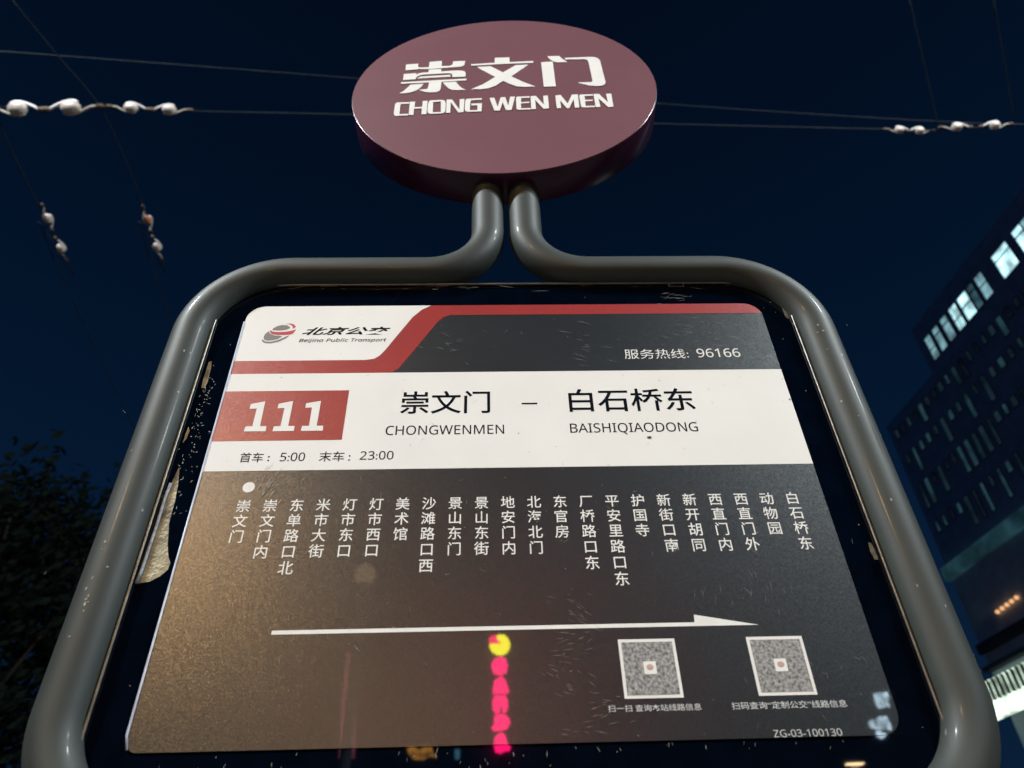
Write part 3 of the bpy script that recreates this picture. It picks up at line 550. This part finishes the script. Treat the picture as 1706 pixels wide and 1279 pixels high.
# ------------------------------------------------------------------ tower on the right of the street
K = 1.7
CO = V(cd['loc'])
dv = V((-.1, .995, 0)).normalized(); nv = V((dv.y, -dv.x, 0)); zv = V((0, 0, 1))
AX = (dv, nv, zv)
def B3(s, z, dep=0.):            # along the street, height, depth behind the facade
    return V((CO.x, CO.y, 0)) + dv * (s * K) + nv * (24. * K + dep) + zv * (CO.z + (z - CO.z) * K)
def bbox_b(bm, s0, s1, z0, z1, d0, d1):
    a = B3(s0, z0, d0); b = B3(s1, z1, d1); c = (a + b) / 2; e = b - a
    box(bm, c, (abs(e.dot(dv)) / 2, abs(e.dot(nv)) / 2, abs(e.z) / 2), AX)
zg = CO.z - CO.z / K
twr = empty('office_building', B3(18, zg), 'tall dark office block on the right with a lit top storey', 'building')
bm = bmesh.new(); bbox_b(bm, 4, 28.9, zg, 23.75, 0, 14); obj('wall', bm, M['wall'], twr)
bm = bmesh.new(); bbox_b(bm, 4, 24.6, 23.75, 26.6, .2, 13); obj('top_storey', bm, M['wall'], twr)
bm = bmesh.new(); bbox_b(bm, 4, 24.6, 26.6, 26.75, .21, 12.9); obj('roof_edge', bm, M['wall'], twr)
EB = [emat('bright_window', (.55, .93, 1.), 1.5, .9), emat('lit_window', (.35, .68, .78), .55, .9), emat('half_lit_window', (.16, .40, .50), .20, .9)]
ED = [emat('dim_window', (.10, .28, .36), .15, .7), emat('dimmer_window', (.08, .2, .28), .09, .7), emat('dark_window', (.06, .10, .17), .07, .7)]
LIT = [(23.85, .42, 1), (23.2, .42, 1), (22.5, .45, 1), (21.75, .5, 0), (21.0, .62, 0), (20.4, .4, 2), (19.75, .48, 1), (18.25, .95, 0), (17.1, .5, 0), (16.4, .8, 1), (15.4, .8, 0)]
rb_ = random.Random(3)
def window(s, w, z0, z1, em, parent, d=0., split=None):
    bm = bmesh.new()
    bbox_b(bm, s - w / 2, s + w / 2, z0, z1, d - .02, d + .06)
    o = obj('window', bm, em, parent)
    bm = bmesh.new(); t = .035
    for a, b, c, e in ((s - w / 2 - t, s - w / 2, z0, z1), (s + w / 2, s + w / 2 + t, z0, z1), (s - w / 2 - t, s + w / 2 + t, z0 - t, z0), (s - w / 2 - t, s + w / 2 + t, z1, z1 + t)):
        bbox_b(bm, a, b, c, e, d - .10, d + .02)
    if split: bbox_b(bm, s - w / 2 + .002, s + w / 2 - .002, z0 + (z1 - z0) * split - .03, z0 + (z1 - z0) * split + .03, d - .07, d - .025)
    obj('window_frame', bm, M['bframe'], o)
    return o
for s, w, k in LIT:
    window(s, w, 24.25, 25.6, EB[k], twr, .2, rb_.choice((.45, .55, .72)))
for z0, z1, st_ in ((22.1, 23.1, .56), (20.3, 21.6, .62), (18.55, 19.85, .54), (16.45, 17.8, .58)):
    s = 28.3
    while s > 17.2:
        h = z1 if rb_.random() < .8 else z1
        lo = z0 if rb_.random() < .45 else z1 - .5
        window(s, rb_.choice((.2, .26, .3)), lo, h, rb_.choices(ED, (4, 4, 3))[0], twr, 0.)
        s -= st_
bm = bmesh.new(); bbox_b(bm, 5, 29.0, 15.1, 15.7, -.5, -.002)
obj('cornice', bm, emat('cornice_painted_glow', (.08, .26, .34), .16, .4), twr)  # dim emission stands in for the light this band catches
bm = bmesh.new(); bbox_b(bm, 5, 28.95, 11.75, 12.15, -.35, -.002); obj('ledge', bm, M['frame'], twr)
bm = bmesh.new(); bbox_b(bm, 5, 28.95, 11.0, 11.2, -.6, -.002); obj('ledge', bm, M['frame'], twr)
for k in range(5):
    bm = bmesh.new(); bmesh.ops.create_icosphere(bm, subdivisions=2, radius=.14)
    bmesh.ops.translate(bm, verts=bm.verts, vec=B3(27.05 - k * .32, 12.9 + .02 * k, -.16))
    obj('ledge_lamp', bm, emat('amber_lamp', (1., .5, .22), 1.1), twr)
bm = bmesh.new(); bbox_b(bm, 16.75, 17.05, 22.1, 22.5, -.2, -.002); obj('blue_light', bm, emat('blue_lamp', (.05, .3, 1.), 1.6), twr)
# glowing slatted light box low on the facade
lb = empty('light_box_sign', B3(27.8, 9.2, -.9), 'glowing greenish white slatted light box at the lower right edge', 'sign')
bm = bmesh.new(); bbox_b(bm, 24.4, 29.2, 9.15, 10.55, -1.2, -.9); obj('glow_panel', bm, emat('shop_glow', (.74, .95, .76), 1.7, 1.1), lb)
bm = bmesh.new()
for k in range(16): bbox_b(bm, 24.45 + k * .3, 24.50 + k * .3, 9.75, 10.5, -1.5, -1.21)
obj('slat', bm, M['frame'], lb)
bm = bmesh.new(); bbox_b(bm, 24.4, 29.25, 9.25, 9.36, -1.6, -1.22); obj('tube_lamp', bm, emat('shop_tube', (.8, 1., .95), 2.4), lb)
bm = bmesh.new(); bbox_b(bm, 24.4, 29.2, 9.3, 10.4, -.895, -.004); obj('bracket_box', bm, M['frame'], lb)

# ------------------------------------------------------------------ tree at lower left
tree = empty('street_tree', (-8.2, 11., 0), 'dark leafy tree behind the left side of the bus stop sign', 'tree')
bm = bmesh.new(); rt = random.Random(5)
trunk = smooth_path([(-8.2, 11, -.05), (-8.15, 11.05, 1.5), (-8.25, 11., 3.), (-8.2, 11.1, 4.6), (-8.3, 11., 6.6)], 5)
tube(bm, trunk, .2, 12, up=V((0, 1, 0)), radii=[.24 - .19 * i / (len(trunk) - 1) for i in range(len(trunk))])
tips = []
for k in range(15):
    a = k * 2.4; z = 3. + k * .27; ln = 2.4 - k * .06
    p0 = V((-8.2, 11.05, z)); p2 = p0 + V((math.cos(a) * ln, math.sin(a) * ln, .7 + rt.random()))
    p1 = (p0 + p2) / 2 + V((0, 0, -.2)); P = smooth_path([p0, p1, p2], 4)
    tube(bm, P, .06, 6, up=V((0, 0, 1)), radii=[.075 - .06 * i / (len(P) - 1) for i in range(len(P))]); tips += [p1, p2]
obj('trunk', bm, M['bark'], tree, True)
bm = bmesh.new()
tips += [V((-8.3, 11, 7.2)), V((-8.6, 10.8, 8.1)), V((-7.6, 11.2, 7.6)), V((-9.2, 11., 7.9)), V((-8.2, 11.4, 8.6))]
for tpt in tips:
    for _ in range(430):
        dd = V((rt.gauss(0, 1), rt.gauss(0, 1), rt.gauss(0, .8)))
        c = tpt + dd * .5 * rt.uniform(.6, 1.3); n_ = V((rt.gauss(0, 1), rt.gauss(0, 1), rt.gauss(0, 1) + .4)).normalized()
        a = n_.orthogonal().normalized(); b = n_.cross(a); l_ = rt.uniform(.06, .13)
        bm.faces.new([bm.verts.new(c + a * l_), bm.verts.new(c + b * l_ * .45), bm.verts.new(c - a * l_), bm.verts.new(c - b * l_ * .45)])
obj('crown', bm, M['leaf'], tree)

# ------------------------------------------------------------------ the street behind the viewer (lights the sign, mirrors in its gloss)
def street_lamp(head, foot, col, watts, size, label, aim, glow, cone=0):
    head, foot = V(head), V(foot)
    root = empty('street_lamp', foot, label, 'street lamp', 'street lamps')
    top = V((foot.x, foot.y, head.z + .35))
    bm = bmesh.new(); tube(bm, [foot, foot + V((0, 0, .8)), foot + V((0, 0, .82)), top], .07, 12, up=V((0, 1, 0)), radii=[.11, .10, .075, .05]); obj('pole', bm, M['lampm'], root, True)
    bm = bmesh.new(); tube(bm, smooth_path([top, top.lerp(head, .5) + V((0, 0, .18)), head + V((0, 0, .09))], 5), .035, 8); obj('arm', bm, M['lampm'], root, True)
    h = V((head.x - foot.x, head.y - foot.y, 0)).normalized(); s_ = V((-h.y, h.x, 0))
    bm = bmesh.new(); box(bm, head + V((0, 0, .05)), (.34, .15, .05), (h, s_, V((0, 0, 1)))); bmesh.ops.bevel(bm, geom=bm.edges[:], offset=.03, segments=2, affect='EDGES')
    hd = obj('lamp_head', bm, M['lampm'], root)
    bm = bmesh.new(); box(bm, head + V((0, 0, -.012)), (.26, .11, .011), (h, s_, V((0, 0, 1)))); obj('lens', bm, emat('lamp_lens', col, glow), hd)
    if cone:
        ld = bpy.data.lights.new('lamp_light', 'SPOT'); ld.spot_size = math.radians(cone); ld.spot_blend = .6; ld.shadow_soft_size = size / 2
    else:
        ld = bpy.data.lights.new('lamp_light', 'AREA'); ld.shape = 'DISK'; ld.size = size
    ld.energy = watts; ld.color = col
    lo = bpy.data.objects.new('lamp_light', ld); COL.objects.link(lo)
    lo.location = head + V((0, 0, -.06)); lo.rotation_euler = (V(aim) - lo.location).to_track_quat('-Z', 'Y').to_euler()
    lo.parent = root; lo.matrix_parent_inverse = Matrix.Translation(-foot)
    return root
SIGNC = (0, 0, 2.1)
street_lamp(DATA['L1'], (DATA['L1'][0] - 2.2, DATA['L1'][1] + .6, 0), (1., .57, .20), 2100, .7, 'warm street lamp far behind the viewer on the left', SIGNC, 20, 34)
for lx, ly, lz, lk, lab in ((-5.6, -3.4, 9., 1.35, 'added white lamp above and behind the viewer, on the left'), (6.2, -3.9, 9., .95, 'added white lamp above and behind the viewer, nearest on the right'),
                        (9.2, -5.0, 9., .55, 'added white lamp above and behind the viewer, farthest right')):
    street_lamp((lx, ly, lz), (lx + (.4 if lx > 0 else -.4), ly - 2.4, 0), (.89, .975, 1.), 4200 * lk, .6, lab, (0, .5, 3), 20, 120)  # white lamps added out of view to light the sign softly
street_lamp(DATA['L4'], (DATA['L4'][0] - .3, DATA['L4'][1] - 1.2, 0), (1., .58, .25), 480, .5, 'added low warm lamp across the road behind the viewer', SIGNC, 12, 34)  # added unseen lamp, spreads warm sheen over the lower middle of the board
lw = DATA['refl']['lampw'][0]
street_lamp(lw, (lw[0] + 1.5, lw[1], 0), (1., .72, .38), 1, .3, 'small yellow street lamp across the road behind the viewer', (lw[0], lw[1] + 3, 0), 40)

back = empty('shop_building', (0, -29, 0), 'dark building across the road behind the viewer carrying a neon sign', 'building')
bm = bmesh.new(); box(bm, (0, -33.2, 7.5), (40, 4.9, 7.5)); obj('wall', bm, M['wall2'], back)
def lit_outline(nm, P, m):
    me = polys_mesh(nm, [[(p[0], p[2]) for p in P]], .06)
    for v in me.vertices: v.co = V((v.co.x, -28.26 - v.co.z, v.co.y))
    me.update(); link(nm, me, m, back)
cw = emat('cold_window', (.62, .85, 1.), 15, 3.2)
for P in DATA['refl']['win']: lit_outline('lit_window', P, cw)
lit_outline('lit_panel', DATA['refl']['amber'], emat('amber_panel', (1., .45, .08), 5, 4.))
lit_outline('lit_panel', DATA['refl']['blue'], emat('blue_panel', (.2, .6, .9), 2.5, 3.))
neon = empty('neon_sign', (-.3, -28.1, 7), 'vertical neon sign with yellow round emblem above five red characters', 'sign')
NE = DATA['neon']
def neon_part(nm, P, m, y):
    me = polys_mesh(nm, [[(p[0], p[2]) for p in P]], .10)
    for v in me.vertices: v.co = V((v.co.x, y - v.co.z, v.co.y))
    me.update(); link(nm, me, m, neon)
neon_part('emblem', NE['yel'], emat('yellow_neon', (1., .9, .03), 22), -28.0)
neon_part('emblem_flame', NE['com'], emat('red_neon', (1., .03, .12), 20), -28.0)
mr = emat('pink_neon', (1., .008, .15), 26)
for P in NE['red']: neon_part('neon_character', P, mr, -28.0)
bm = bmesh.new(); xs = [p[0] for P in NE['red'] for p in P]; zs = [p[2] for P in NE['red'] for p in P]
box(bm, (sum(xs) / len(xs), -28.17, (min(zs) + 10.3) / 2), (.06, .10, (10.6 - min(zs)) / 2)); obj('mounting_rail', bm, M['frame'], neon)
ps = DATA['refl']['pink']
pk_ = empty('pink_sign', (ps[0][0], -28.1, 6), 'dim pink vertical banner sign behind the viewer beside the red neon sign', 'sign')
me = polys_mesh('glow_strip', [[(p[0], p[2]) for p in ps]], .08)
for v in me.vertices: v.co = V((v.co.x, -28.1 - v.co.z, v.co.y))
me.update(); link('glow_strip', me, emat('dim_pink', (.9, .25, .32), 2.6, 1.2), pk_)
bm = bmesh.new(); box(bm, (ps[0][0] + .1, -28.2, (ps[0][2] + ps[-1][2]) / 2), (.05, .05, .8)); obj('bracket', bm, M['frame'], pk_)
gp = DATA['refl']['globe']; gl = empty('globe_lamp', (gp[0][0], -9, 0), 'dim round globe lamp on a pole behind the viewer', 'street lamp')
bm = bmesh.new(); bmesh.ops.create_icosphere(bm, subdivisions=3, radius=.15); bmesh.ops.translate(bm, verts=bm.verts, vec=(gp[0][0], -9, gp[0][2])); obj('globe', bm, emat('dim_globe', (.9, .68, .38), 1.6), gl, True)
bm = bmesh.new(); tube(bm, [V((gp[0][0], -9, -.01)), V((gp[0][0], -9, gp[0][2] - .13))], .07, 12, up=V((0, 1, 0))); obj('pole', bm, M['line'], gl, True)
